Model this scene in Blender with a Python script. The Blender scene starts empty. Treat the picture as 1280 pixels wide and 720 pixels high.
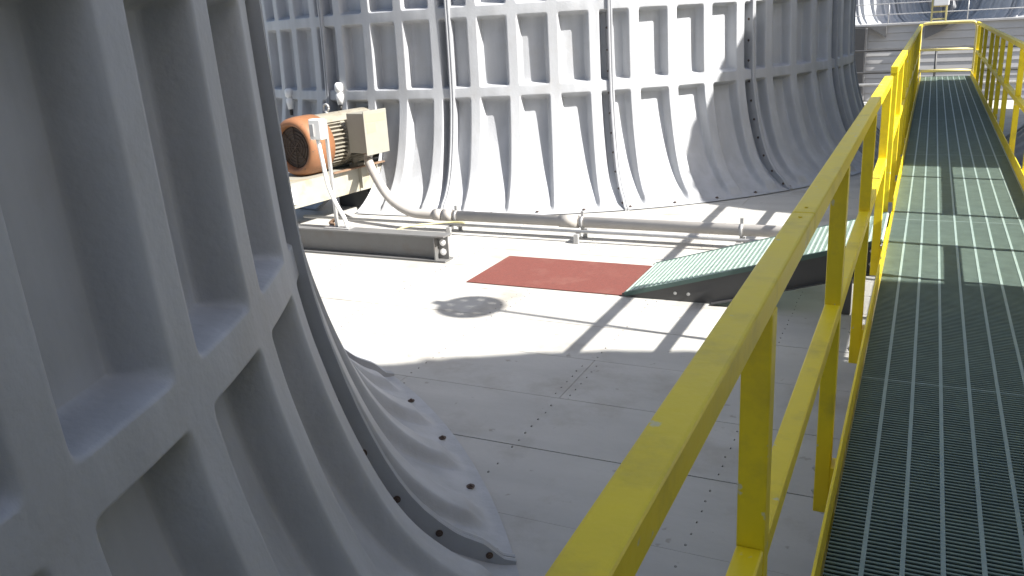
import bpy, bmesh, math, random
from mathutils import Vector, Matrix
random.seed(7)
R = math.radians
sc = bpy.context.scene
COL = sc.collection

# ------------------------------------------------------------------ camera
H = 2.05                                   # eye above the deck
cam_d = bpy.data.cameras.new('camera')
cam = bpy.data.objects.new('camera', cam_d)
COL.objects.link(cam)
sc.camera = cam
cam_d.sensor_width = 36.0
cam_d.lens = 36.0 * 1056.02 / 1280.0
cam_d.clip_start = 0.05
cam_d.clip_end = 3000
rx = Vector((0.90164188, 0.42895446, -0.05513609))
ux = Vector((-0.07970515, 0.29011687, 0.95366624))
fx = Vector((-0.42507529, 0.85547079, -0.2957714))
m = Matrix((rx, ux, -fx)).transposed().to_4x4()
m.translation = Vector((0, 0, H))
cam.matrix_world = m

# ------------------------------------------------------------------ sky, sun, exposure
SUN_AZ = R(95.0)                            # clockwise from +Y (the walkway's direction)
SUN_EL = R(42.5)
world = bpy.data.worlds.new('World')
sc.world = world
world.use_nodes = True
wn = world.node_tree
bg = wn.nodes['Background']
sky = wn.nodes.new('ShaderNodeTexSky')
sky.sky_type = 'NISHITA'
sky.sun_disc = False
sky.sun_elevation = SUN_EL
sky.sun_rotation = SUN_AZ
sky.dust_density = 2.0
wn.links.new(sky.outputs[0], bg.inputs[0])
bg.inputs[1].default_value = 0.078
sun_d = bpy.data.lights.new('sun', 'SUN')
sun_d.energy = 5.0
sun_d.angle = R(0.55)
sun_d.color = (1.0, 0.965, 0.90)
sun = bpy.data.objects.new('sun', sun_d)
COL.objects.link(sun)
sdir = Vector((math.sin(SUN_AZ) * math.cos(SUN_EL), math.cos(SUN_AZ) * math.cos(SUN_EL), math.sin(SUN_EL)))
sun.rotation_euler = sdir.to_track_quat('Z', 'Y').to_euler()
sun.location = (30, 0, 30)
sc.view_settings.view_transform = 'Standard'
sc.view_settings.look = 'None'
sc.view_settings.gamma = 1
sc.view_settings.use_curve_mapping = False
sc.view_settings.exposure = 1.28

# ------------------------------------------------------------------ materials
def mat(name, col, rough=0.6, var=0.06, scale=6.0, bump=0.0, bscale=60.0, metal=0.0, streak=None, stain=None, spec=0.5, chips=None):
    """Principled surface with noise mottling; streak = stretched dirt along z; stain = (colour, amount, scale)."""
    ma = bpy.data.materials.new(name)
    ma.use_nodes = True
    nt = ma.node_tree
    bs = nt.nodes['Principled BSDF']
    bs.inputs['Roughness'].default_value = rough
    bs.inputs['Metallic'].default_value = metal
    bs.inputs['Specular IOR Level'].default_value = spec
    tc = nt.nodes.new('ShaderNodeTexCoord')
    no = nt.nodes.new('ShaderNodeTexNoise')
    no.inputs['Scale'].default_value = scale
    no.inputs['Detail'].default_value = 6
    no.inputs['Roughness'].default_value = 0.6
    nt.links.new(tc.outputs['Object'], no.inputs['Vector'])
    ra = nt.nodes.new('ShaderNodeValToRGB')
    ra.color_ramp.elements[0].position = 0.3
    ra.color_ramp.elements[1].position = 0.7
    ra.color_ramp.elements[0].color = tuple(c * (1 - var) for c in col) + (1,)
    ra.color_ramp.elements[1].color = tuple(min(1, c * (1 + var)) for c in col) + (1,)
    nt.links.new(no.outputs['Fac'], ra.inputs['Fac'])
    out = ra.outputs['Color']
    if streak:
        mp = nt.nodes.new('ShaderNodeMapping')
        mp.inputs['Scale'].default_value = streak[1]
        nt.links.new(tc.outputs['Object'], mp.inputs['Vector'])
        n2 = nt.nodes.new('ShaderNodeTexNoise')
        n2.inputs['Scale'].default_value = 1.0
        n2.inputs['Detail'].default_value = 5
        nt.links.new(mp.outputs['Vector'], n2.inputs['Vector'])
        r2 = nt.nodes.new('ShaderNodeValToRGB')
        r2.color_ramp.elements[0].position = 0.35
        r2.color_ramp.elements[1].position = 0.65
        lo = 1 - streak[0]
        r2.color_ramp.elements[0].color = (lo, lo, lo, 1)
        r2.color_ramp.elements[1].color = (1, 1, 1, 1)
        nt.links.new(n2.outputs['Fac'], r2.inputs['Fac'])
        mx = nt.nodes.new('ShaderNodeMix')
        mx.data_type = 'RGBA'
        mx.blend_type = 'MULTIPLY'
        mx.inputs['Factor'].default_value = 1
        nt.links.new(out, mx.inputs['A'])
        nt.links.new(r2.outputs['Color'], mx.inputs['B'])
        out = mx.outputs['Result']
    if stain:
        n3 = nt.nodes.new('ShaderNodeTexNoise')
        n3.inputs['Scale'].default_value = stain[2]
        n3.inputs['Detail'].default_value = 8
        n3.inputs['Roughness'].default_value = 0.65
        nt.links.new(tc.outputs['Object'], n3.inputs['Vector'])
        r3 = nt.nodes.new('ShaderNodeValToRGB')
        r3.color_ramp.elements[0].position = 0.52
        r3.color_ramp.elements[1].position = 0.72
        r3.color_ramp.elements[0].color = (0, 0, 0, 1)
        r3.color_ramp.elements[1].color = (stain[1],) * 3 + (1,)
        nt.links.new(n3.outputs['Fac'], r3.inputs['Fac'])
        mx = nt.nodes.new('ShaderNodeMix')
        mx.data_type = 'RGBA'
        mx.inputs['B'].default_value = tuple(stain[0]) + (1,)
        nt.links.new(r3.outputs['Color'], mx.inputs['Factor'])
        nt.links.new(out, mx.inputs['A'])
        out = mx.outputs['Result']
    if chips:                                # small worn specks: (colour, scale, threshold)
        n4 = nt.nodes.new('ShaderNodeTexNoise')
        n4.inputs['Scale'].default_value = chips[1]
        n4.inputs['Detail'].default_value = 3
        nt.links.new(tc.outputs['Object'], n4.inputs['Vector'])
        r4 = nt.nodes.new('ShaderNodeValToRGB')
        r4.color_ramp.elements[0].position = chips[2]
        r4.color_ramp.elements[1].position = chips[2] + 0.03
        r4.color_ramp.elements[0].color = (0, 0, 0, 1)
        r4.color_ramp.elements[1].color = (0.8, 0.8, 0.8, 1)
        nt.links.new(n4.outputs['Fac'], r4.inputs['Fac'])
        mx = nt.nodes.new('ShaderNodeMix')
        mx.data_type = 'RGBA'
        mx.inputs['B'].default_value = tuple(chips[0]) + (1,)
        nt.links.new(r4.outputs['Color'], mx.inputs['Factor'])
        nt.links.new(out, mx.inputs['A'])
        out = mx.outputs['Result']
    nt.links.new(out, bs.inputs['Base Color'])
    rr = nt.nodes.new('ShaderNodeMapRange')
    rr.inputs['To Min'].default_value = max(0.05, rough - 0.1)
    rr.inputs['To Max'].default_value = min(1, rough + 0.1)
    nt.links.new(no.outputs['Fac'], rr.inputs['Value'])
    nt.links.new(rr.outputs[0], bs.inputs['Roughness'])
    if bump:
        nb = nt.nodes.new('ShaderNodeTexNoise')
        nb.inputs['Scale'].default_value = bscale
        nb.inputs['Detail'].default_value = 4
        nt.links.new(tc.outputs['Object'], nb.inputs['Vector'])
        bp = nt.nodes.new('ShaderNodeBump')
        bp.inputs['Strength'].default_value = bump
        bp.inputs['Distance'].default_value = 0.01
        nt.links.new(nb.outputs['Fac'], bp.inputs['Height'])
        nt.links.new(bp.outputs['Normal'], bs.inputs['Normal'])
    return ma

M = {}
M['frp'] = mat('grey_fibreglass', (0.43, 0.442, 0.465), 0.52, 0.05, 3.0, 0.20, 45, streak=(0.14, (8, 8, 0.45)), stain=((0.34, 0.33, 0.32), 0.45, 3.2))
M['fin'] = mat('seam_fibreglass', (0.36, 0.37, 0.39), 0.5, 0.06, 5.0, 0.1, 40)
M['deck'] = mat('deck_board', (0.47, 0.46, 0.435), 0.7, 0.06, 2.0, 0.15, 25, streak=(0.10, (0.6, 4, 1)), stain=((0.29, 0.26, 0.22), 0.75, 1.5), chips=((0.30, 0.28, 0.25), 9, 0.68))
M['gap'] = mat('deck_gap', (0.03, 0.03, 0.03), 0.9)
M['screw'] = mat('screw_head', (0.23, 0.225, 0.21), 0.6)
M['yellow'] = mat('yellow_rail_paint', (0.82, 0.635, 0.014), 0.42, 0.05, 7.0, 0.08, 50, stain=((0.50, 0.38, 0.04), 0.6, 6.0), spec=0.5, chips=((0.60, 0.57, 0.38), 22, 0.69))
M['grate'] = mat('green_grating_bar', (0.145, 0.20, 0.17), 0.6, 0.15, 12.0)
M['web'] = mat('gap_shade_web', (0.035, 0.045, 0.04), 0.8, 0.2, 12.0)  # shade of the gaps between bars put into the web's dark colour
M['rod'] = mat('green_grating_rod', (0.24, 0.31, 0.28), 0.5, 0.10, 9.0)
M['mint'] = mat('mint_grating', (0.44, 0.55, 0.49), 0.55, 0.08, 9.0)
M['edge'] = mat('dark_green_edge', (0.06, 0.105, 0.095), 0.5, 0.1, 8.0)
M['dkgrey'] = mat('dark_grey_channel', (0.06, 0.06, 0.062), 0.5, 0.10, 6.0)
M['galv'] = mat('galvanised_steel', (0.42, 0.42, 0.42), 0.45, 0.12, 14.0, metal=0.35)
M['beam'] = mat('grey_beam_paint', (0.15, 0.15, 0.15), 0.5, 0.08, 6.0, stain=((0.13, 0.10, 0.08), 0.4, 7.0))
M['red'] = mat('red_grit_panel', (0.165, 0.047, 0.036), 0.85, 0.16, 40.0, 0.5, 220, stain=((0.21, 0.09, 0.07), 0.7, 3.0), chips=((0.09, 0.04, 0.035), 60, 0.66))
M['orange'] = mat('orange_cowl_paint', (0.265, 0.118, 0.055), 0.55, 0.10, 6.0, stain=((0.19, 0.11, 0.06), 0.75, 4.0), chips=((0.12, 0.08, 0.05), 22, 0.66))
M['motor'] = mat('beige_grey_motor', (0.27, 0.25, 0.205), 0.55, 0.08, 8.0, stain=((0.2, 0.15, 0.09), 0.6, 5.0), chips=((0.12, 0.09, 0.06), 18, 0.67))
M['black'] = mat('black_grille', (0.03, 0.028, 0.026), 0.6, 0.2, 20.0)
M['cowl_in'] = mat('brown_grille', (0.065, 0.045, 0.035), 0.7, 0.15, 30.0)
M['base'] = mat('motor_base_paint', (0.33, 0.32, 0.275), 0.5, 0.06, 5.0, stain=((0.36, 0.24, 0.07), 0.8, 2.4))
M['box'] = mat('junction_box_paint', (0.29, 0.28, 0.24), 0.5, 0.05, 6.0)
M['sticker'] = mat('yellow_sticker', (0.42, 0.38, 0.22), 0.5, 0.04, 30.0)
M['pvc'] = mat('grey_conduit', (0.44, 0.415, 0.385), 0.5, 0.06, 5.0)
M['white'] = mat('white_plastic', (0.78, 0.78, 0.77), 0.4, 0.03, 10.0)
M['bolt'] = mat('dull_bolt', (0.12, 0.085, 0.07), 0.5, 0.2, 40.0, metal=0.5)
M['hose'] = mat('yellow_hose', (0.45, 0.41, 0.22), 0.5, 0.08, 10.0)
M['siding'] = mat('grey_siding', (0.47, 0.465, 0.46), 0.75, 0.06, 0.8, streak=(0.12, (0.5, 1, 6)), stain=((0.34, 0.33, 0.32), 0.5, 0.5))
M['ground'] = mat('gravel_ground', (0.22, 0.20, 0.17), 0.95, 0.2, 0.3)
M['rust'] = mat('rust_bracket', (0.22, 0.14, 0.09), 0.7, 0.2, 20.0)
M['paleyellow'] = mat('faded_yellow_rail', (0.62, 0.54, 0.24), 0.45, 0.05, 7.0)

# ------------------------------------------------------------------ helpers
def link(name, me, parent=None):
    o = bpy.data.objects.new(name, me)
    COL.objects.link(o)
    if parent is not None:
        o.parent = parent
    return o

def tag(o, label=None, cat=None, group=None, kind=None):
    if label: o['label'] = label
    if cat: o['category'] = cat
    if group: o['group'] = group
    if kind: o['kind'] = kind
    return o

def thing(name, label, cat, loc=(0, 0, 0), rz=0.0, group=None):
    o = link(name, None)
    o.location = loc
    o.rotation_euler = (0, 0, rz)
    return tag(o, label, cat, group)

class MB:
    """collects geometry of one part"""
    def __init__(self):
        self.bm = bmesh.new()
    def quad_box(self, vs, bevel=0.0, mi=0):
        b = self.bm
        v = [b.verts.new(p) for p in vs]
        fs = [b.faces.new([v[i] for i in f]) for f in ((3, 2, 1, 0), (4, 5, 6, 7), (0, 1, 5, 4), (1, 2, 6, 5), (2, 3, 7, 6), (3, 0, 4, 7))]
        for f in fs: f.material_index = mi
        if bevel:
            es = list({e for f in fs for e in f.edges})
            r = bmesh.ops.bevel(b, geom=es, offset=bevel, segments=2, profile=0.5, affect='EDGES')
            for f in r['faces']: f.material_index = mi
        return self
    def box(self, x0, x1, y0, y1, z0, z1, bevel=0.0, mi=0, tf=None):
        vs = [Vector(p) for p in ((x0, y0, z0), (x1, y0, z0), (x1, y1, z0), (x0, y1, z0), (x0, y0, z1), (x1, y0, z1), (x1, y1, z1), (x0, y1, z1))]
        if tf: vs = [tf @ v for v in vs]
        return self.quad_box(vs, bevel, mi)
    def tube(self, pts, r, n=12, cap=True, mi=0, smooth=True):
        b = self.bm
        pts = [Vector(p) for p in pts]
        rs = r if isinstance(r, (list, tuple)) else [r] * len(pts)
        rings = []
        up = None
        for i, p in enumerate(pts):
            d = (pts[min(i + 1, len(pts) - 1)] - pts[max(i - 1, 0)]).normalized()
            if up is None:
                up = d.orthogonal().normalized()
            up = (up - d * up.dot(d)).normalized()
            sd = d.cross(up)
            rings.append([b.verts.new(p + (up * math.cos(2 * math.pi * k / n) + sd * math.sin(2 * math.pi * k / n)) * rs[i]) for k in range(n)])
        for a, c in zip(rings, rings[1:]):
            for k in range(n):
                f = b.faces.new((a[k], a[(k + 1) % n], c[(k + 1) % n], c[k]))
                f.smooth = smooth
                f.material_index = mi
        if cap:
            f = b.faces.new(rings[0][::-1]); f.material_index = mi
            f = b.faces.new(rings[-1]); f.material_index = mi
        return self
    def lathe(self, prof, origin, axis, n=24, mi=0, smooth=True):
        """prof: (distance along axis, radius)"""
        b = self.bm
        ax = Vector(axis).normalized()
        u = ax.orthogonal().normalized()
        w = ax.cross(u)
        o = Vector(origin)
        rings = [[b.verts.new(o + ax * a + (u * math.cos(2 * math.pi * k / n) + w * math.sin(2 * math.pi * k / n)) * max(r, 1e-4)) for k in range(n)] for a, r in prof]
        for a, c in zip(rings, rings[1:]):
            for k in range(n):
                f = b.faces.new((a[k], a[(k + 1) % n], c[(k + 1) % n], c[k]))
                f.smooth = smooth
                f.material_index = mi
        return self
    def bolt(self, p, nrm, r=0.016, h=0.014, mi=0, washer=True):
        p = Vector(p); nrm = Vector(nrm).normalized()
        if washer:
            self.tube([p, p + nrm * 0.004], r * 1.55, 12, mi=mi, smooth=False)
        self.tube([p + nrm * 0.003, p + nrm * h], r, 6, mi=mi, smooth=False)
        self.tube([p + nrm * h, p + nrm * (h + 0.005)], r * 0.5, 8, mi=mi, smooth=False)
        return self
    def build(self, name, mats, parent=None, loc=None):
        bmesh.ops.recalc_face_normals(self.bm, faces=self.bm.faces)
        me = bpy.data.meshes.new(name)
        self.bm.to_mesh(me)
        self.bm.free()
        for ma in (mats if isinstance(mats, (list, tuple)) else [mats]):
            me.materials.append(ma)
        o = link(name, me, parent)
        if loc: o.location = loc
        return o

def smooth_path(pts, n=8):
    """Catmull-Rom through the points"""
    P = [Vector(p) for p in pts]
    P = [P[0] * 2 - P[1]] + P + [P[-1] * 2 - P[-2]]
    out = []
    for i in range(1, len(P) - 2):
        for k in range(n):
            t = k / n
            a, b, c, d = P[i - 1], P[i], P[i + 1], P[i + 2]
            out.append(0.5 * ((2 * b) + (c - a) * t + (2 * a - 5 * b + 4 * c - d) * t * t + (3 * b - a - 3 * c + d) * t ** 3))
    out.append(P[-2])
    return out

# ================================================================== SETTING
g = MB(); g.box(-1500, 1500, -1500, 1500, -14.2, -14.0)
tag(g.build('ground', M['ground']), kind='structure')

# deck: boards running across (x), 0.595 m deep, thin open joints, screw rows over the joists
DX0, DX1, DY0, DY1 = -20.0, 20.0, -11.0, 21.0
PITCH = 0.595
Y_OFF = 4.075
dk = MB()
dk.box(DX0, DX1, DY0, DY1, -0.30, -0.024, mi=1)
k0 = math.floor((DY0 - Y_OFF) / PITCH) + 1
k1 = math.floor((DY1 - Y_OFF) / PITCH) - 1
JX = -1.765
for k in range(k0, k1 + 1):
    ya, yb = Y_OFF + k * PITCH + 0.0025, Y_OFF + (k + 1) * PITCH - 0.0025
    start = JX + (0, 2.05, 3.075)[k % 3] - 4.1 * 5
    xs = [DX0] + [start + 4.1 * i for i in range(12) if DX0 + .3 < start + 4.1 * i < DX1 - .3] + [DX1]
    for a, b in zip(xs, xs[1:]):
        dz = random.uniform(-0.0012, 0.0012)
        dk.box(a + 0.002, b - 0.002, ya, yb, -0.022, dz)
        # screws, only where the camera could tell them
        if k >= -5 and k <= 8:
            for j in range(-3, 4):
                jx = JX + 1.025 * j
                if a + 0.01 < jx < b - 0.01:
                    offs = [0]
                elif abs(jx - a) < 0.02:
                    offs = [0.045]
                elif abs(jx - b) < 0.02:
                    offs = [-0.045]
                else:
                    continue
                for o_ in offs:
                    y = ya + 0.05
                    while y < yb - 0.02:
                        if random.random() < 0.93:
                            dk.tube([(jx + o_ + random.uniform(-.006, .006), y, dz - 0.001), (jx + o_, y, dz + 0.002)], 0.0062, 8, mi=2, smooth=False)
                        y += 0.088 + random.uniform(-.008, .008)
tag(dk.build('deck', [M['deck'], M['gap'], M['screw']]), kind='structure')

# ================================================================== FAN STACKS
# floor profile of the cells: (radius, height)
PROF = [(5.45, 0.012), (5.38, 0.025), (5.27, 0.075), (5.14, 0.158), (5.01, 0.278), (4.90, 0.44), (4.80, 0.66), (4.722, 0.89), (4.668, 1.12),
        (4.634, 1.40), (4.616, 1.80), (4.608, 2.30), (4.615, 3.0), (4.665, 3.8), (4.78, 4.7), (4.92, 5.45), (5.03, 5.95)]
def flare(r):
    """0 on the upright wall, 1 out on the flared skirt"""
    return min(1.0, max(0.0, (r - 4.70) / 0.5)) if r else 0.0
def cr(P, n):
    out = []
    Q = [tuple(2 * a - b for a, b in zip(P[0], P[1]))] + list(P) + [tuple(2 * a - b for a, b in zip(P[-1], P[-2]))]
    for i in range(1, len(Q) - 2):
        for k in range(n):
            t = k / n
            out.append(tuple(0.5 * (2 * b + (c - a) * t + (2 * a - 5 * b + 4 * c - d) * t * t + (3 * b - a - 3 * c + d) * t ** 3)
                             for a, b, c, d in zip(Q[i - 1], Q[i], Q[i + 1], Q[i + 2])))
    out.append(P[-1])
    return out
_fine = cr(PROF, 24)
def prof_at_z(z):
    for (r0, z0), (r1, z1) in zip(_fine, _fine[1:]):
        if z0 <= z <= z1:
            t = (z - z0) / max(1e-9, z1 - z0)
            dr, dz = r1 - r0, z1 - z0
            l = math.hypot(dr, dz)
            return r0 + (r1 - r0) * t, (dz / l, -dr / l)      # radius, outward normal (r, z)
    return _fine[-1][0], (1.0, 0.0)
RIB_H = 0.122
NP = 16
STEP = 360.0 / NP
RIBS = [3.375 + 5.625 * k for k in range(4)]       # degrees after the seam
RINGS = [(1.248, 1.398), (2.155, 2.31), (3.07, 3.22), (3.98, 4.13), (4.89, 5.04), (5.79, 5.95)]
def sst(a, b, x):
    t = min(1, max(0, (x - a) / (b - a)))
    return t * t * (3 - 2 * t)
T_IN, T_OUT = 0.053, 0.098
def rib_h(theta):
    """theta in degrees after the seam"""
    d = min(abs(theta - q) for q in RIBS + [RIBS[-1] - 22.5, RIBS[0] + 22.5]) * math.pi / 180 * 4.62
    return 1 - sst(T_IN, T_OUT, d)
def ring_h(z):
    h = 0
    for a, b in RINGS:
        c, hw = (a + b) / 2, (b - a) / 2
        h = max(h, 1 - sst(hw - 0.022, hw + 0.026, abs(z - c)))
    return h
def theta_samples():
    T = {0.0, STEP}
    to = 180 / math.pi / 4.62
    for q in RIBS:
        for t in (0, .03, .044, .052, .058, .064, .070, .076, .082, .088, .094, .100, .108, .13):
            for s in (-1, 1):
                a = q + s * t * to
                if 0 < a < STEP: T.add(round(a, 5))
    for i in range(1, 32): 
        a = STEP * i / 32
        if min(abs(a - t) for t in T) > 0.3: T.add(a)
    return sorted(T)
def z_samples(zmax=5.95):
    Z = set()
    for r, z in cr(PROF, 4): Z.add(round(z, 5))
    for z in (0.02, 0.024, 0.03, 0.038, 0.05, 0.062, 0.09, 0.105, 0.125, 0.145): Z.add(z)
    for a, b in RINGS:
        for t in (-.028, -.022, -.014, -.005, .004, .013, .020, .026):
            Z.add(round(a + t, 5)); Z.add(round(b - t, 5))
        Z.add((a + b) / 2)
    Z = sorted(z for z in Z if 0.012 <= z <= zmax)
    out = [Z[0]]
    for z in Z[1:]:
        if z - out[-1] > 0.0025: out.append(z)
    return out
def taper(r, z=0):
    if z > 2: return 1.0
    return (1 - 0.52 * flare(r)) * (1 - sst(5.25, 5.405, r))
def panel_mesh(hole=None):
    bm = bmesh.new()
    TS, ZS = theta_samples(), z_samples()
    G = []
    for z in ZS:
        r, (nr, nz) = prof_at_z(z)
        row = []
        rh = ring_h(z)
        tp = taper(r, z)
        for th in TS:
            h = 1 - (1 - rib_h(th) * tp) * (1 - rh)
            a = R(th)
            rr, zz = r + nr * h * RIB_H, z + nz * h * RIB_H
            row.append(bm.verts.new((rr * math.cos(a), rr * math.sin(a), zz)))
        G.append(row)
    for i in range(len(ZS) - 1):
        for j in range(len(TS) - 1):
            if hole and hole[0] < (TS[j] + TS[j + 1]) / 2 < hole[1] and ZS[i] < hole[2]: continue
            f = bm.faces.new((G[i][j], G[i][j + 1], G[i + 1][j + 1], G[i + 1][j]))
            f.smooth = True
    # inner skin, 25 mm behind
    TI = [STEP * k / 10 for k in range(11)]
    if hole: TI = sorted(set(TI + [hole[0], hole[1]]))
    ZI = [0.0, .08, .18, .3, .5, .8, 1.1, 1.23, 1.6, 2.3, 3.2, 4.2, 5.2, 5.9, 5.955]
    GI = []
    for z in ZI:
        r, _ = prof_at_z(max(z, .013))
        GI.append([bm.verts.new(((r - 0.025) * math.cos(R(t)), (r - 0.025) * math.sin(R(t)), z)) for t in TI])
    for i in range(len(ZI) - 1):
        for j in range(len(TI) - 1):
            if hole and hole[0] < (TI[j] + TI[j + 1]) / 2 < hole[1] and ZI[i] < hole[2] - 0.02: continue
            f = bm.faces.new((GI[i][j + 1], GI[i][j], GI[i + 1][j], GI[i + 1][j + 1]))
            f.smooth = True
    # top lip closes the two skins
    top_o = G[-1]
    for j in range(len(TS) - 1):
        a0, a1 = R(TS[j]), R(TS[j + 1])
        ri = prof_at_z(5.95)[0] - 0.025
        v0 = bm.verts.new((ri * math.cos(a0), ri * math.sin(a0), 5.955)); v1 = bm.verts.new((ri * math.cos(a1), ri * math.sin(a1), 5.955))
        bm.faces.new((top_o[j], top_o[j + 1], v1, v0))
    if hole:          # jambs and head of the doorway
        for th in hole[:2]:
            prev = None
            for z in (0.02, .06, .1, .16, .24, .34, .46, .6, .75, .9, 1.05, hole[2]):
                r, (nr, nz) = prof_at_z(z)
                a = R(th)
                p = [bm.verts.new((q * math.cos(a), q * math.sin(a), z)) for q in (r - 0.03, r + 0.07)]
                if prev: bm.faces.new((prev[0], prev[1], p[1], p[0]))
                prev = p
    me = bpy.data.meshes.new('panel')
    bm.to_mesh(me); bm.free()
    me.materials.append(M['frp'])
    return me
FIN_H = 0.146
def fin_mesh():
    """two bolted flange plates standing out along the joint, at theta = 0"""
    bm = bmesh.new()
    ZS = [z for z in z_samples()][::2] + [5.95]
    for side, (t0, t1) in enumerate(((-0.026, -0.003), (0.003, 0.026))):
        prev = None
        for z in ZS:
            r, (nr, nz) = prof_at_z(z)
            fh = FIN_H * ((1 - 0.50 * flare(r)) * (1 - 0.80 * sst(5.27, 5.445, r)) if z < 2 else 1.0)
            if side == 0: fh *= 1.03
            pts = []
            for (hh, tt) in ((-0.015, t0), (fh, t0), (fh + .004, (t0 + t1) / 2), (fh, t1), (-0.015, t1)):
                rr, zz = r + nr * hh, z + nz * hh
                pts.append(bm.verts.new((rr, tt, zz)))
            if prev:
                for k in range(4):
                    bm.faces.new((prev[k], prev[k + 1], pts[k + 1], pts[k]))
            else:
                bm.faces.new(pts)
            prev = pts
        bm.faces.new(prev[::-1])
    bmesh.ops.recalc_face_normals(bm, faces=bm.faces)
    me = bpy.data.meshes.new('seam_flange')
    bm.to_mesh(me); bm.free()
    me.materials.append(M['fin'])
    return me
PANEL = panel_mesh()
FIN = fin_mesh()
# one bolt mesh for flange joints and one for the foot
def bolt_mesh(r, h, both=False):
    q = MB()
    q.bolt((0, 0, 0), (0, 0, 1), r, h)
    bmesh.ops.recalc_face_normals(q.bm, faces=q.bm.faces)
    me = bpy.data.meshes.new('bolt'); q.bm.to_mesh(me); q.bm.free(); me.materials.append(M['bolt'])
    return me
B_SEAM = bolt_mesh(0.0095, 0.011)
B_FOOT = bolt_mesh(0.013, 0.008, False)
B_POST = bolt_mesh(0.0085, 0.006)
B_POST.materials[0] = M['galv']
B_DIST = []
_acc = 0; _last = None; _next = 0.12
for r, z in _fine:
    if _last: _acc += math.hypot(r - _last[0], z - _last[1])
    _last = (r, z)
    if _acc > _next and z < 2.9:
        B_DIST.append((r, z)); _next += 0.24
def fan_stack(label, cx, cy, seam0, hole=None, seams_bolted=(), foot_bolts=(), group='fan stacks on the tower deck', z=0.0, start=0):
    """seam0: direction (degrees) of one joint; hole = (from, to, height) in degrees"""
    t = thing('fan_stack', label, 'fan stack', (cx, cy, z), 0, group)
    for k in range(NP):
        a = seam0 + STEP * k
        me = PANEL
        if hole:
            c = ((hole[0] + hole[1]) / 2 - a) % 360
            if c < STEP:
                me = panel_mesh((hole[0] - a) % 360 and ((hole[0] - a) % 360, (hole[1] - a) % 360, hole[2]))
        p = link('panel', me, t); p.rotation_euler = (0, 0, R(a))
        f = link('seam_flange', FIN, t); f.rotation_euler = (0, 0, R(a))
        if k in seams_bolted:
            for r, zz in B_DIST:
                _, (nr, nz) = prof_at_z(zz)
                hh = 0.58 * FIN_H * ((1 - 0.50 * flare(r)) * (1 - 0.80 * sst(5.27, 5.445, r)) if zz < 2 else 1.0)
                b = link('bolt', B_SEAM, f)
                b.location = (r + nr * hh, -0.026, zz + nz * hh)
                b.rotation_euler = (R(90), 0, 0)
    for a in foot_bolts:
        b = link('bolt', B_FOOT, t)
        b.location = (5.375 * math.cos(R(a)), 5.375 * math.sin(R(a)), 0.0325)
    return t
NEAR = (-5.79, -0.565); FAR = (-5.78, 13.565)
fan_stack('huge near ribbed grey fan stack standing in shade at the left beside the yellow handrail', NEAR[0], NEAR[1], 35.2,
          seams_bolted=(0, 15), foot_bolts=[35.2 + 22.5 * j + 3.375 + 2.81 + 5.625 * i for j in (-1, 0, 1) for i in range(4)])
fan_stack('far sunlit ribbed fan stack behind the orange ended motor and red panel', FAR[0], FAR[1], -81.0, hole=(-99.9, -93.0, 1.10),
          seams_bolted=(15, 0, 1, 2), foot_bolts=[-81 + 22.5 * j + 3.375 + 2.81 + 5.625 * i for j in (0, 1) for i in range(4)])
RX = 6.38
fan_stack('ribbed fan stack off the right edge, seen only by its shadow across the near deck', RX, NEAR[1], 10.0)
fan_stack('ribbed fan stack whose flared foot shows behind the right handrail at the right edge', RX, FAR[1], 13.0)

# ================================================================== WALKWAY
W = 0.55
WX0, WX1 = -0.160, 0.760
WY0, WY1 = -2.5, 20.3
wk = thing('walkway', 'long raised walkway of dark green bar grating between the yellow handrails', 'walkway', (0.3, 0, 0))
def at(o):                                  # parts are modelled in world coordinates
    o.matrix_parent_inverse = o.parent.matrix_basis.inverted() if o.parent else Matrix()
    return o
gr = MB()
BP = 0.0203
y = WY0
n_ = 0
while y < WY1:
    j_ = n_ % 150                           # a panel joint every 150 bars
    n_ += 1
    gr.box(WX0 + 0.004, WX1 - 0.004, y, y + 0.0082, W - 0.0045, W, mi=3 if j_ == 0 else 0)
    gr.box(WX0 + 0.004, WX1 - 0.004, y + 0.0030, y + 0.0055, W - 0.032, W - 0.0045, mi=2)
    y += BP
for k in range(9):
    x = -0.06 + 0.1022 * k
    gr.box(x - 0.0065, x + 0.0065, WY0, WY1, W - 0.004, W + 0.0016, mi=1)
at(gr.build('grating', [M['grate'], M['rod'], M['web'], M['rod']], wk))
for (a, b) in ((WX0 - 0.0145, WX0 - 0.0035), (WX1 + 0.0035, WX1 + 0.0145)):
    q = MB()
    q.box(a, b, WY0, WY1, W - 0.22, W + 0.004)
    at(q.build('side_beam', M['yellow'], wk))
y = -1.4
while y < WY1:
    q = MB()
    q.box(WX0 - 0.05, WX1 + 0.05, y - 0.035, y + 0.035, W - 0.30, W - 0.222)
    at(q.build('cross_beam', M['dkgrey'], wk))
    for x in (WX0 - 0.01, WX1 + 0.01):
        q = MB()
        q.box(x - 0.03, x + 0.03, y - 0.03, y + 0.03, 0.012, W - 0.302)
        q.box(x - 0.07, x + 0.07, y - 0.06, y + 0.06, 0.002, 0.0115)
        at(q.build('leg', M['dkgrey'], wk))
    y += 2.1

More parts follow.
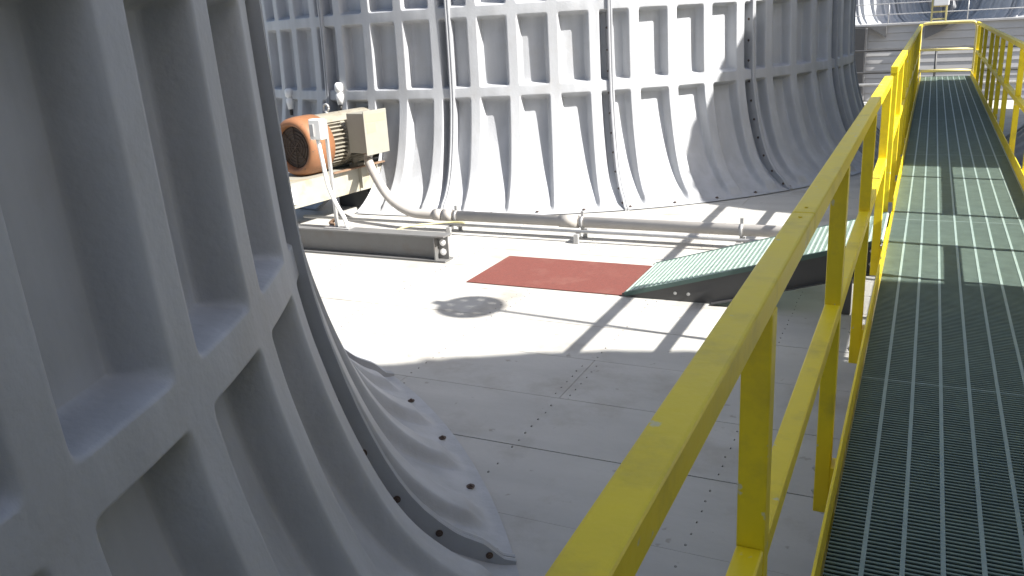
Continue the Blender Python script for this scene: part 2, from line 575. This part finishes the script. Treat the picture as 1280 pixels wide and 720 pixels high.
# ------------------------------------------------------------------ handrails
TS_ = 0.0255          # half of the 51 mm square tube
RAIL_Z = W + 1.07
MID_Z = W + 0.565
def rail(label, x, y0, y1, posts, toe_x, ylw='yellow', group='yellow handrails along the walkway', toe_from=None, sgn=1, bolts=False):
    t = thing('handrail', label, 'handrail', (x, (y0 + y1) / 2, 0), 0, group)
    cuts = [y0] + ([1.93] if y0 < 1.0 and y1 > 3 else [13.2]) + [y1]
    for a, b in zip(cuts, cuts[1:]):
        q = MB(); q.box(x - TS_, x + TS_, a + .0009, b - .0009, RAIL_Z - 2 * TS_, RAIL_Z, 0.005)
        at(q.build('top_rail', M[ylw], t))
    q = MB(); q.box(x - TS_ + .004, x + TS_ - .004, cuts[1] - .08, cuts[1] + .08, RAIL_Z - 2 * TS_ + .004, RAIL_Z - .004)
    for yy in (-0.05, 0.05):
        q.tube([(x, cuts[1] + yy, RAIL_Z - .006), (x, cuts[1] + yy, RAIL_Z + .0022)], 0.004, 10, smooth=False)
    at(q.build('splice', M[ylw], t))
    ends = [y0] + [p for p in posts] + [y1]
    for a, b in zip(posts, posts[1:]):
        q = MB(); q.box(x - TS_ + .001, x + TS_ - .001, a + TS_ + .0008, b - TS_ - .0008, MID_Z - 2 * TS_, MID_Z, 0.004)
        at(q.build('mid_rail', M[ylw], t))
    if posts[0] - y0 > 0.2:
        q = MB(); q.box(x - TS_ + .001, x + TS_ - .001, y0, posts[0] - TS_ - .0008, MID_Z - 2 * TS_, MID_Z, 0.004)
        at(q.build('mid_rail', M[ylw], t))
    for p in posts:
        q = MB()
        q.box(x - TS_, x + TS_, p - TS_, p + TS_, W - 0.22, RAIL_Z - 2 * TS_ - .0008, 0.004)
        xa, xb = sorted((x + sgn * (TS_ + .0003), toe_x - sgn * .0065))
        q.box(xa, xb, p - 0.04, p + 0.04, W - 0.19, W - 0.03)
        po = at(q.build('post', M[ylw], t))
        if bolts and p < 8:
            for z in (W - 0.06, W - 0.15):
                bo = link('bolt', B_POST, po)
                bo.location = (x - sgn * TS_, p, z)
                bo.rotation_euler = (0, R(-90 * sgn), 0)
    q = MB()
    a = toe_from if toe_from is not None else y0
    q.box(toe_x - 0.0045, toe_x + 0.0045, a, y1, W + 0.006, W + 0.102, 0.002)
    at(q.build('toe_board', M[ylw], t))
    return t
LX = -0.2275
rail('near yellow square tube handrail sweeping up from the bottom edge', LX, -2.45, 5.95, [-1.46, -0.03, 1.40, 2.85, 4.30, 5.90], WX0 - 0.0085, bolts=True)
rail('farther yellow handrail left of the walkway, starting beyond the ramp opening', LX, 6.86, 20.15, [6.90, 8.30, 9.70, 11.1, 12.5, 13.9, 15.3, 16.7, 18.1, 19.4], WX0 - 0.0085)
rail('yellow handrail along the right edge of the walkway with closely seen posts', 0.805, 6.76, 20.15, [6.80, 8.32, 9.82, 11.40, 12.6, 13.75, 14.9, 16.7, 18.1, 19.3], WX1 + 0.0085, sgn=-1)
rail('short yellow handrail off the right edge, seen by its shadow on the near grating', 0.805, -2.45, 5.90, [-1.5, 0.0, 1.45, 2.9, 4.4, 5.86], WX1 + 0.0085, sgn=-1)
# end barrier of round tube across the walkway
t = thing('end_barrier', 'pale yellow tube barrier closing the far end of the walkway', 'barrier', (0.3, 20.22, 0))
xe0, xe1 = LX, 0.805
ye = 20.22
q = MB()
q.tube(smooth_path([(xe0, ye, W - 0.2), (xe0, ye, 1.2), (xe0, ye, RAIL_Z - 0.12), (xe0 + 0.03, ye, RAIL_Z - 0.04), (xe0 + 0.11, ye, RAIL_Z), (0.3, ye, RAIL_Z + .005),
                    (xe1 - 0.11, ye, RAIL_Z), (xe1 - 0.03, ye, RAIL_Z - 0.04), (xe1, ye, RAIL_Z - 0.12), (xe1, ye, 1.2), (xe1, ye, W - 0.2)], 6), 0.030, 12)
at(q.build('frame', M['paleyellow'], t))
q = MB(); q.tube([(xe0 + .029, ye, MID_Z - .02), (xe1 - .029, ye, MID_Z - .02)], 0.026, 12); at(q.build('mid_rail', M['paleyellow'], t))
q = MB(); q.tube([(xe0 + .029, ye, W + .12), (xe1 - .029, ye, W + .12)], 0.03, 12); at(q.build('bottom_rail', M['paleyellow'], t))

# pole with a flat round shade; stands right of the frame, its shadow lies on the deck
t = thing('lamp_pole', 'slim pole with a round holed shade, seen by its round shadow on the deck', 'lamp pole', (0.86, 5.06, 0))
PZ = 3.60
q = MB(); q.tube([(0.86, 5.06, 0.3), (0.86, 5.06, PZ - 0.02)], 0.021, 12); at(q.build('pole', M['galv'], t))
q = MB()
n = 48
ring = []
ri, ro = 0.165, 0.205
b = q.bm
# disc with eight round holes: built as an inner plate, an outer rim and bridges between the holes
def arc_plate(r0, r1, a0, a1, z0, z1, n=6):
    for i in range(n):
        u, v = a0 + (a1 - a0) * i / n, a0 + (a1 - a0) * (i + 1) / n
        vs = [Vector((0.86 + r * math.cos(w), 5.06 + r * math.sin(w), z)) for z in (z0, z1) for r, w in ((r0, u), (r1, u), (r1, v), (r0, v))]
        q.quad_box(vs)
arc_plate(0.02, 0.162, 0, 2 * math.pi, PZ - 0.010, PZ + 0.006, 40)
arc_plate(0.190, 0.262, 0, 2 * math.pi, PZ - 0.010, PZ + 0.006, 40)
for k in range(8):
    c = 2 * math.pi * k / 8
    arc_plate(0.1622, 0.1898, c + 0.115, c + 0.67, PZ - 0.009, PZ + 0.005, 4)
at(q.build('shade', M['galv'], t))
q = MB(); q.box(0.56, 0.63, 5.03, 5.12, PZ - 0.008, PZ + 0.05, 0.008); at(q.build('bracket', M['galv'], t))
q = MB(); q.box(0.832, 0.89, 5.03, 5.09, 1.45, 1.62, 0.004); q.box(0.832, 0.89, 5.03, 5.09, 0.38, 0.52, 0.004); at(q.build('clamp', M['galv'], t))

# ================================================================== RAMP and RED PANEL
RY0, RY1 = 5.965, 6.825
RXF, RXT = -1.995, WX0 - 0.045
sl = (W - 0.03) / (RXT - RXF)
ang = math.atan(sl)
t = thing('ramp', 'mint green grating ramp with dark grey sides climbing from the red panel to the walkway', 'ramp', (RXF, RY0, 0))
L = (RXT - RXF) / math.cos(ang)
TF = Matrix.Translation((RXF, 0, 0.034)) @ Matrix.Rotation(-ang, 4, 'Y')
q = MB()
n = int(L / 0.040)
for i in range(n + 1):
    s = L * i / n
    q.box(s - 0.0055 + .006, s + 0.0055 + .006, RY0 + 0.012, RY1 - 0.012, -0.026, 0.0, tf=TF)
n = int((RY1 - RY0) / 0.040)
for i in range(n + 1):
    yy = RY0 + 0.014 + (RY1 - RY0 - 0.028) * i / n
    q.box(0.0, L, yy - 0.005, yy + 0.005, -0.025, -0.001, tf=TF)
at(q.build('grating', M['mint'], t))
for ya, s in ((RY0, 1), (RY1, -1)):
    q = MB()
    pts = [(RXF - .02, 0.003), (RXT, 0.003 + max(0, W - 0.235)), (RXT, W - 0.002), (RXF - .02, 0.030)]
    # tapered web: bottom edge follows the deck, then runs parallel to the slope
    xb = RXF + 0.21 / sl * 0.93
    poly = [(RXF - .02, 0.003), (xb, 0.003), (RXT, 0.003 + (RXT - xb) * sl), (RXT, W - 0.010), (RXF - .02, 0.026)]
    def prism(poly, y0, y1):
        v0 = [q.bm.verts.new((x, y0, z)) for x, z in poly]; v1 = [q.bm.verts.new((x, y1, z)) for x, z in poly]
        q.bm.faces.new(v0); q.bm.faces.new(v1[::-1])
        for i in range(len(poly)):
            j = (i + 1) % len(poly)
            q.bm.faces.new((v0[i], v1[i], v1[j], v0[j]))
    prism(poly, ya, ya + s * 0.008)
    # lower flange, turned outward
    poly2 = [(xb, 0.004), (RXT, 0.004 + (RXT - xb) * sl), (RXT, 0.012 + (RXT - xb) * sl), (xb, 0.012)]
    prism(poly2, ya - s * 0.0005, ya - s * 0.045)
    sd = at(q.build('side_channel', M['dkgrey'], t))
    q = MB()
    q.box(0.0, L, ya - s * 0.012 if s > 0 else ya - 0.010, ya + 0.010 if s > 0 else ya + 0.012, -0.030, 0.003, tf=TF)
    at(q.build('edge_strip', M['edge'], t))
    if s > 0:
        for xx in (RXF + 0.40, RXF + 0.50):
            bo = link('bolt', B_FOOT, sd)
            bo.location = (xx, ya - 0.0005, 0.062); bo.rotation_euler = (R(90), 0, 0)
            bo.data = B_POST
for yy in (RY0 + 0.05, RY1 - 0.05):
    q = MB(); q.box(RXT - 0.22, RXT - 0.16, yy - 0.03, yy + 0.03, 0.003, W - 0.30); at(q.build('leg', M['dkgrey'], t))

q = MB(); q.box(-3.395, RXF - 0.024, 5.97, 6.82, 0.0022, 0.0085, 0.002)
tag(q.build('landing_panel', M['red']), 'flat brick red rough panel lying on the white deck before the ramp', 'floor panel')

# ================================================================== I-BEAM by the motor
t = thing('support_beam', 'grey steel I-beam lying on the deck under the motor with a bolted end', 'beam', (-6.4, 6.5, 0))
bx0, bx1, by, bz = -8.6, -3.88, 6.46, 0.25
q = MB()
q.box(bx0, bx1, by, by + 0.16, bz - 0.016, bz, 0.003)
q.box(bx0, bx1, by, by + 0.16, 0.003, 0.019, 0.003)
q.box(bx0, bx1, by + 0.074, by + 0.086, 0.0195, bz - 0.0165)
at(q.build('i_section', M['beam'], t))
q = MB(); q.box(bx1 - 0.115, bx1 - 0.103, by + 0.004, by + 0.0735, 0.0195, bz - 0.0165); q.box(bx1 - 0.16, bx1 - 0.1, by + 0.062, by + 0.0735, 0.02, bz - 0.017); at(q.build('stiffener', M['beam'], t))
for z in (0.085, 0.175):
    q = MB(); q.bolt((bx1 - 0.055, by + 0.0735, z), (0, -1, 0), 0.021, 0.018); at(q.build('bolt', M['white'], t))

# ================================================================== MOTOR (frame: origin at far stack's axis, d outward, b to the right)
A0 = R(-96.5)
AX = Vector((math.cos(A0), math.sin(A0), 0)); PE = Vector((-AX.y, AX.x, 0))
FC = Vector((FAR[0], FAR[1], 0))
TFM = Matrix((( -AX.x, -PE.x, 0, FC.x), (-AX.y, -PE.y, 0, FC.y), (0, 0, 1, 0), (0, 0, 0, 1)))
def mp(d, b_, z): return FC + AX * d + PE * b_ + Vector((0, 0, z))
def mbox(q, d0, d1, b0, b1, z0, z1, bevel=0.0, mi=0):
    vs = [mp(d, b_, z) for z in (z0, z1) for d, b_ in ((d0, b0), (d1, b0), (d1, b1), (d0, b1))]
    q.quad_box(vs, bevel, mi)
t = thing('electric_motor', 'large beige electric motor with an orange round fan cowl', 'motor', mp(5.1, 0, 0.53))
MZ, MR = 0.865, 0.315
dirn = -AX      # toward the stack
def ml(q, prof, n=36, **k): q.lathe([(5.90 - d, r) for d, r in prof], mp(5.90, 0, MZ), dirn, n, **k)
q = MB()
ml(q, [(5.95, 0.235), (5.99, 0.245), (6.01, 0.27), (5.995, 0.305), (5.95, 0.33), (5.88, 0.338), (5.66, 0.340), (5.655, 0.30)], 48)
at(q.build('fan_cowl', M['orange'], t))
q = MB()
ml(q, [(5.94, 0.001), (5.94, 0.24)], 40)
for r in (0.06, 0.10, 0.14, 0.18, 0.215):
    ml(q, [(5.94, r - .006), (5.95, r - .004), (5.95, r + .004), (5.94, r + .006)], 40)
for k in range(4):
    a = k * math.pi / 4
    u = PE * math.cos(a) + Vector((0, 0, math.sin(a)))
    q.tube([mp(5.952, 0, MZ) + u * -0.235, mp(5.952, 0, MZ) + u * 0.235], 0.005, 6)
at(q.build('grille', M['cowl_in'], t))
q = MB()
ml(q, [(5.66, 0.01), (5.66, 0.27), (5.40, 0.27), (5.40, 0.315), (5.34, 0.315), (5.34, 0.27), (4.52, 0.27), (4.52, 0.315), (4.45, 0.315), (4.43, 0.26), (4.38, 0.2), (4.36, 0.01)], 40)
for k in range(40):                      # cooling fins along the frame
    a = 2 * math.pi * k / 40
    if 0.9 < a < 2.25 and k % 2: continue
    u = PE * math.cos(a) + Vector((0, 0, math.sin(a)))
    v = PE * -math.sin(a) + Vector((0, 0, math.cos(a)))
    vs = []
    for hh in (0.262, MR):
        for d, s in ((4.53, -1), (5.66, -1), (5.66, 1), (4.53, 1)):
            vs.append(mp(d, 0, MZ) + u * hh + v * 0.0055 * s)
    q.quad_box(vs)
at(q.build('frame', M['motor'], t))
q = MB()                                  # smooth upper shroud
n = 12
for (d0, d1) in ((4.56, 5.64),):
    P = []
    for i in range(n + 1):
        a = R(48 + 84 * i / n)
        P.append([mp(d, 0.325 * math.cos(a), MZ + 0.325 * math.sin(a)) for d in (d0, d1)] + [mp(d, 0.30 * math.cos(a), MZ + 0.30 * math.sin(a)) for d in (d0, d1)])
    for a_, b_ in zip(P, P[1:]):
        q.quad_box([a_[2], a_[3], b_[3], b_[2], a_[0], a_[1], b_[1], b_[0]])
at(q.build('top_cover', M['motor'], t))
q = MB()
c0 = mp(5.39, 0, MZ + 0.385)
q.tube([c0 + (dirn * math.cos(2 * math.pi * k / 20) * 0.0 + PE * math.cos(2 * math.pi * k / 20) + Vector((0, 0, 1)) * math.sin(2 * math.pi * k / 20)) * 0.040 for k in range(21)], 0.013, 8)
q.tube([mp(5.39, 0, MZ + 0.30), mp(5.39, 0, MZ + 0.35)], 0.02, 10)
at(q.build('lifting_eye', M['galv'], t))
for d in (4.65, 5.22):
    for s in (-1, 1):
        q = MB(); mbox(q, d - 0.06, d + 0.06, s * 0.17, s * 0.30, 0.536, 0.575, 0.005)
        mbox(q, d - 0.03, d + 0.03, s * 0.185, s * 0.215, 0.5755, 0.68)
        at(q.build('foot', M['motor'], t))
q = MB(); mbox(q, 5.085, 5.435, 0.345, 0.62, 0.735, 1.19, 0.006)
jb = at(q.build('junction_box', M['box'], t))
q = MB(); mbox(q, 5.06, 5.46, 0.6205, 0.632, 0.71, 1.215, 0.004); cv = q.build('cover', M['box'], jb)
q = MB(); mbox(q, 5.09, 5.44, 0.6325, 0.634, 1.085, 1.175); q.build('sticker', M['sticker'], jb)
q = MB(); mbox(q, 5.27, 5.42, 0.6325, 0.634, 0.965, 1.070); q.build('sticker', M['sticker'], jb)
q = MB(); mbox(q, 5.14, 5.38, 0.26, 0.3445, 0.85, 1.10); at(q.build('box_neck', M['motor'], t))
q = MB(); ml(q, [(4.37, 0.05), (2.6, 0.05)], 16); at(q.build('shaft', M['galv'], t))
q = MB(); ml(q, [(4.33, 0.001), (4.33, 0.14), (4.15, 0.14), (4.15, 0.001)], 24); at(q.build('coupling', M['black'], t))

t = thing('motor_base', 'long pale motor base with yellow stains reaching into the far stack', 'motor base', mp(5.8, 0, 0.0))
q = MB()
mbox(q, 3.6, 6.98, -0.30, -0.285, 0.253, 0.535)
mbox(q, 3.6, 6.98, 0.285, 0.30, 0.253, 0.535)
mbox(q, 3.6, 6.98, -0.2845, 0.2845, 0.5205, 0.5345)
mbox(q, 6.965, 6.98, -0.2845, 0.2845, 0.253, 0.520)
at(q.build('frame', M['base'], t))
for d in (4.72, 5.0, 5.28):
    q = MB(); mbox(q, d - 0.008, d + 0.008, 0.3005, 0.355, 0.29, 0.53); at(q.build('gusset', M['base'], t))
q = MB(); mbox(q, 6.32, 6.46, 0.3005, 0.315, 0.30, 0.48, 0.004); at(q.build('white_plate', M['white'], t))
q = MB(); mbox(q, 4.85, 5.75, 0.302, 0.36, 0.5355, 0.552, 0.003); at(q.build('ledge', M['rust'], t))
q = MB(); mbox(q, 4.95, 5.10, -0.24, 0.24, 0.003, 0.2525); at(q.build('pedestal', M['dkgrey'], t))

# stop switch on its pole
t = thing('stop_switch', 'white switch box on a thin post in front of the motor', 'switch', (-5.06, 6.53, bz))
q = MB(); q.box(-5.165, -5.135, 6.56, 6.59, bz + .002, 1.30, 0.004); q.box(-5.26, -4.96, 6.50, 6.61, bz + .0012, bz + .010); at(q.build('post', M['galv'], t))
q = MB(); q.box(-5.27, -5.13, 6.47, 6.555, 1.12, 1.315, 0.012)
at(q.build('switch_box', M['white'], t))
q = MB(); q.box(-5.255, -5.205, 6.455, 6.4695, 1.15, 1.27, 0.004); at(q.build('switch_plate', M['galv'], t))
q = MB(); q.tube(smooth_path([(-5.20, 6.50, 1.118), (-5.19, 6.52, 0.9), (-5.17, 6.53, 0.68), (-5.10, 6.53, 0.50), (-5.03, 6.54, 0.36), (-5.01, 6.55, 0.262)], 6), 0.020, 10)
at(q.build('hose', M['white'], t))
q = MB(); q.tube(smooth_path([(-5.18, 6.62, 0.27), (-5.23, 6.66, 0.30), (-5.28, 6.64, 0.27), (-5.2, 6.60, 0.262)], 5), 0.02, 8); at(q.build('clamp', M['rust'], t))

# two white sensors on the far stack's ring
def sensor(label, az, z):
    a = R(az)
    n_ = Vector((math.cos(a), math.sin(a), 0))
    p = FC + n_ * 4.72
    t = thing('vibration_sensor', label, 'sensor', (p.x, p.y, z), 0, 'white sensors on the far stack')
    q = MB(); q.lathe([(-.06, .001), (-.06, .035), (0.03, .05), (0.07, .05), (0.085, .035), (0.10, .035), (.115, .055), (.19, .055), (.215, .03), (.215, .001)], p + n_ * 0.06 + Vector((0, 0, z - .08 - z * 0)), (0, 0, 1), 16)
    at(q.build('housing', M['white'], t))
    q = MB(); q.tube([p + n_ * 0.06 + Vector((0, 0, z - .22)), p + n_ * 0.06 + Vector((0, 0, z - .139))], 0.022, 10); at(q.build('stem', M['black'], t))
    q = MB(); q.tube([p - n_ * 0.03 + Vector((0, 0, z)), p + n_ * 0.02 + Vector((0, 0, z))], 0.02, 10); at(q.build('arm', M['galv'], t))
sensor('white bulb shaped sensor on the far stack above the orange cowl', -114.5, 1.28)
sensor('white bulb shaped sensor on the far stack above the junction box, near the lit rib', -100.7, 1.36)

# ------------------------------------------------------------------ conduits
CY, CZ, CR_ = 7.60, 0.172, 0.054
t = thing('conduit', 'thick grey conduit curving down from the junction box and running along the deck', 'conduit', (-4.6, CY, 0))
jbp = mp(5.26, 0.49, 0.735)
q = MB()
path = smooth_path([jbp + Vector((0, 0, 0.0)), jbp + Vector((0.01, -0.05, -0.12)), (-5.42, 7.78, 0.42), (-5.20, 7.68, 0.27), (-4.95, 7.61, 0.185), (-4.72, CY, CZ), (-4.60, CY, CZ)], 8)
q.tube(path, CR_ * 0.96, 16)
at(q.build('elbow', M['pvc'], t))
q = MB(); q.tube([(-4.62, CY, CZ), (5.6, CY, CZ)], CR_, 20); at(q.build('pipe', M['pvc'], t))
for x, w in ((-4.60, 0.05), (-4.48, 0.06), (-3.10, 0.10), (-0.9, 0.1)):
    q = MB(); q.tube([(x - w, CY, CZ), (x - w, CY, CZ + 1e-5), (x + w, CY, CZ)] if False else [(x - w, CY, CZ), (x + w, CY, CZ)], CR_ * 1.17, 20); at(q.build('coupling', M['pvc'], t))
q = MB(); q.tube([jbp + Vector((0, 0, -0.03)), jbp + Vector((0, 0, 0.0))], CR_ * 1.4, 6, smooth=False); at(q.build('connector', M['rust'], t))
for x in (-4.38, -2.96, -1.42, 0.2, 2.0, 3.8):
    q = MB()
    q.box(x - 0.022, x + 0.022, CY - 0.20, CY + 0.09, 0.058, 0.092)
    q.box(x - 0.022, x + 0.022, CY - 0.20, CY - 0.165, 0.003, 0.0575)
    q.box(x - 0.022, x + 0.022, CY + 0.055, CY + 0.09, 0.003, 0.0575)
    q.tube([(x - 0.014, CY, CZ), (x + 0.014, CY, CZ)], CR_ * 1.12, 20)
    q.box(x - 0.014, x + 0.014, CY - 0.010, CY + 0.010, CZ + CR_ * 1.1, CZ + CR_ * 1.1 + 0.05)
    q.box(x - 0.014, x + 0.014, CY - 0.015, CY + 0.015, 0.0925, CZ - CR_ * 1.05)
    at(q.build('support', M['galv'], t))
q = MB()
q.tube([(-6.3, CY - 0.135, 0.110), (5.6, CY - 0.135, 0.110)], 0.016, 10)
tag(q.build('small_pipe', M['galv']), 'thin grey pipe running low along the front of the thick conduit', 'pipe')
q = MB()
q.tube(smooth_path([(-4.9, 6.66, 0.03), (-4.80, 6.80, 0.10), (-4.66, 7.0, 0.17), (-4.5, 7.25, 0.16), (-4.36, 7.42, 0.145), (-4.2, 7.445, 0.142)], 8), 0.011, 10)
tag(q.build('hose', M['hose']), 'thin yellowish hose arching from the I-beam to the conduit', 'hose')

# ================================================================== EDGE OF THE DECK AND THE NEXT TOWER
t = thing('guard_rail', 'thin dark grey pipe guard rail along the far edge of the deck', 'guard rail', (0, 20.85, 0))
for z in (1.085, 0.615, 0.36):
    q = MB(); q.tube([(-19, 20.85, z), (19, 20.85, z)], 0.024 if z > .4 else 0.03, 10); at(q.build('rail', M['dkgrey'] if z > .4 else M['galv'], t))
for k in range(13):
    x = -18.2 + 3.05 * k
    q = MB(); q.tube([(x, 20.85, 0.002), (x, 20.85, 1.11)], 0.024, 10); at(q.build('post', M['dkgrey'], t))

t = thing('standpipe', 'slim white upright pipe at the far deck edge beside the far stack', 'pipe', (-1.595, 20.4, 0))
q = MB(); q.tube([(-1.595, 20.4, 0.012), (-1.595, 20.4, 3.6)], 0.045, 12); at(q.build('pipe', M['white'], t))
q = MB(); q.tube([(-1.595, 20.4, 0.001), (-1.595, 20.4, 0.0115)], 0.11, 16, smooth=False); at(q.build('base_flange', M['white'], t))
OY = 40.0
OZ = 1.22
t = thing('siding_wall', 'weathered grey plank wall of the next tower beyond the walkway end', 'wall', (0, OY, -14))
q = MB()
z = OZ - 0.02
i = 0
while z > -8:
    dy = random.uniform(-.012, .012)
    v = [(-24, OY + dy - 0.035, z - 0.30), (24, OY + dy - 0.035, z - 0.30), (24, OY + 0.2, z - 0.30), (-24, OY + 0.2, z - 0.30), (-24, OY + dy, z - .004), (24, OY + dy, z - .004), (24, OY + 0.2, z - .004), (-24, OY + 0.2, z - .004)]
    q.quad_box([Vector(p) for p in v]); z -= 0.305
q.box(-24, 24, OY + 0.21, OY + 0.5, -14, OZ - .03)
at(q.build('planks', M['siding'], t))
q = MB(); q.box(-24, 24, OY - 0.12, OY + 0.6, OZ - 0.015, OZ + 0.06); at(q.build('cap', M['siding'], t))
for x in (-14, -9.6, 4.6, 9.2, 13.6):
    q = MB(); q.box(x - 0.05, x + 0.05, OY - 0.07, OY - 0.036, -8, OZ - 0.02); at(q.build('batten', M['siding'], t))
q = MB(); q.box(-3.03, -2.52, OY - 0.5, OY - 0.09, -14, OZ - 0.06, 0.01)  # added dark box stands in for a shadowed recess in the wall
tag(q.build('recess_shade_box', M['dkgrey']), 'dark square box standing for a shadowed recess in the grey plank wall', 'recess stand-in')
q = MB(); q.box(-2.515, -2.47, OY - 0.30, OY - 0.09, -14, OZ - 0.08, 0.006)  # added pale strip stands in for the recess's lit edge
tag(q.build('recess_lit_edge', M['galv']), 'thin pale upright strip standing for the lit edge of the dark recess', 'angle')
for lab, x0, x1, zz in (('grey triangular plate standing for a shadow under the eave beside the dark recess', -2.40, -1.74, 0.74), ('grey triangular plate standing for a shadow under the eave behind the end barrier', 0.92, -0.30, 0.62)):  # shadows below the eave, built as solid grey plates
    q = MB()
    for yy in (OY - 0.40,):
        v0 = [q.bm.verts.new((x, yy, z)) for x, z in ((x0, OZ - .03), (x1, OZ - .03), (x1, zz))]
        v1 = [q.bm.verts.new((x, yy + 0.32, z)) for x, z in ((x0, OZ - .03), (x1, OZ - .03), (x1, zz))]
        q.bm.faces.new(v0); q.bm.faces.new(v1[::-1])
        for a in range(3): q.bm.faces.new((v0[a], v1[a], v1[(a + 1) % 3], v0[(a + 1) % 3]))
    tag(q.build('shadow_plate', M['beam']), lab, 'gusset', 'plates standing for eave shadows on the next tower')
q = MB(); q.box(-24, 24, OY + 0.61, OY + 28, OZ - 0.25, OZ + 0.0)
tag(q.build('next_tower_deck', M['deck']), kind='structure')
fan_stack('distant ribbed fan stack on the next tower, left of the yellow ladder gate', -5.2, OY + 6.2, 4.0, group='distant fan stacks on the next tower', z=OZ)
fan_stack('distant ribbed fan stack on the next tower, right of the yellow ladder gate', 5.85, OY + 6.2, 9.0, group='distant fan stacks on the next tower', z=OZ)
fan_stack('distant shaded fan stack seen in the gap behind the yellow ladder gate', 0.3, OY + 16.6, 2.0, group='distant fan stacks on the next tower', z=OZ)
t = thing('guard_rail', 'thin pale pipe guard rail on the next tower in front of the distant stacks', 'guard rail', (0, OY + 0.25, OZ))
for z in (0.42, 0.85):
    q = MB(); q.tube([(-20, OY + 0.25, OZ + z), (20, OY + 0.25, OZ + z)], 0.02, 8); at(q.build('rail', M['galv'], t))
for k in range(14):
    x = -19.3 + 2.93 * k
    q = MB(); q.tube([(x, OY + 0.25, OZ + .06), (x, OY + 0.25, OZ + 0.87)], 0.02, 8); at(q.build('post', M['galv'], t))
t = thing('ladder_gate', 'small yellow ladder gate with a white box on top, above the plank wall', 'ladder gate', (0.15, OY - 0.3, OZ))
for x in (-0.10, 0.42):
    q = MB(); q.box(x - 0.035, x + 0.035, OY - 0.34, OY - 0.27, OZ - 0.0, OZ + 1.25, 0.006); at(q.build('post', M['paleyellow'], t))
for z in (0.12, 0.40, 0.62):
    q = MB(); q.box(-0.064, 0.384, OY - 0.33, OY - 0.28, OZ + z, OZ + z + 0.06, 0.006); at(q.build('rung', M['paleyellow'], t))
q = MB(); q.box(-0.06, 0.50, OY - 0.62, OY - 0.345, OZ + 0.66, OZ + 1.2, 0.03); at(q.build('white_box', M['white'], t))
q = MB(); q.box(-0.2, 0.55, OY - 0.62, OY - 0.12, OZ - 0.07, OZ - 0.017, 0.005); at(q.build('landing', M['dkgrey'], t))
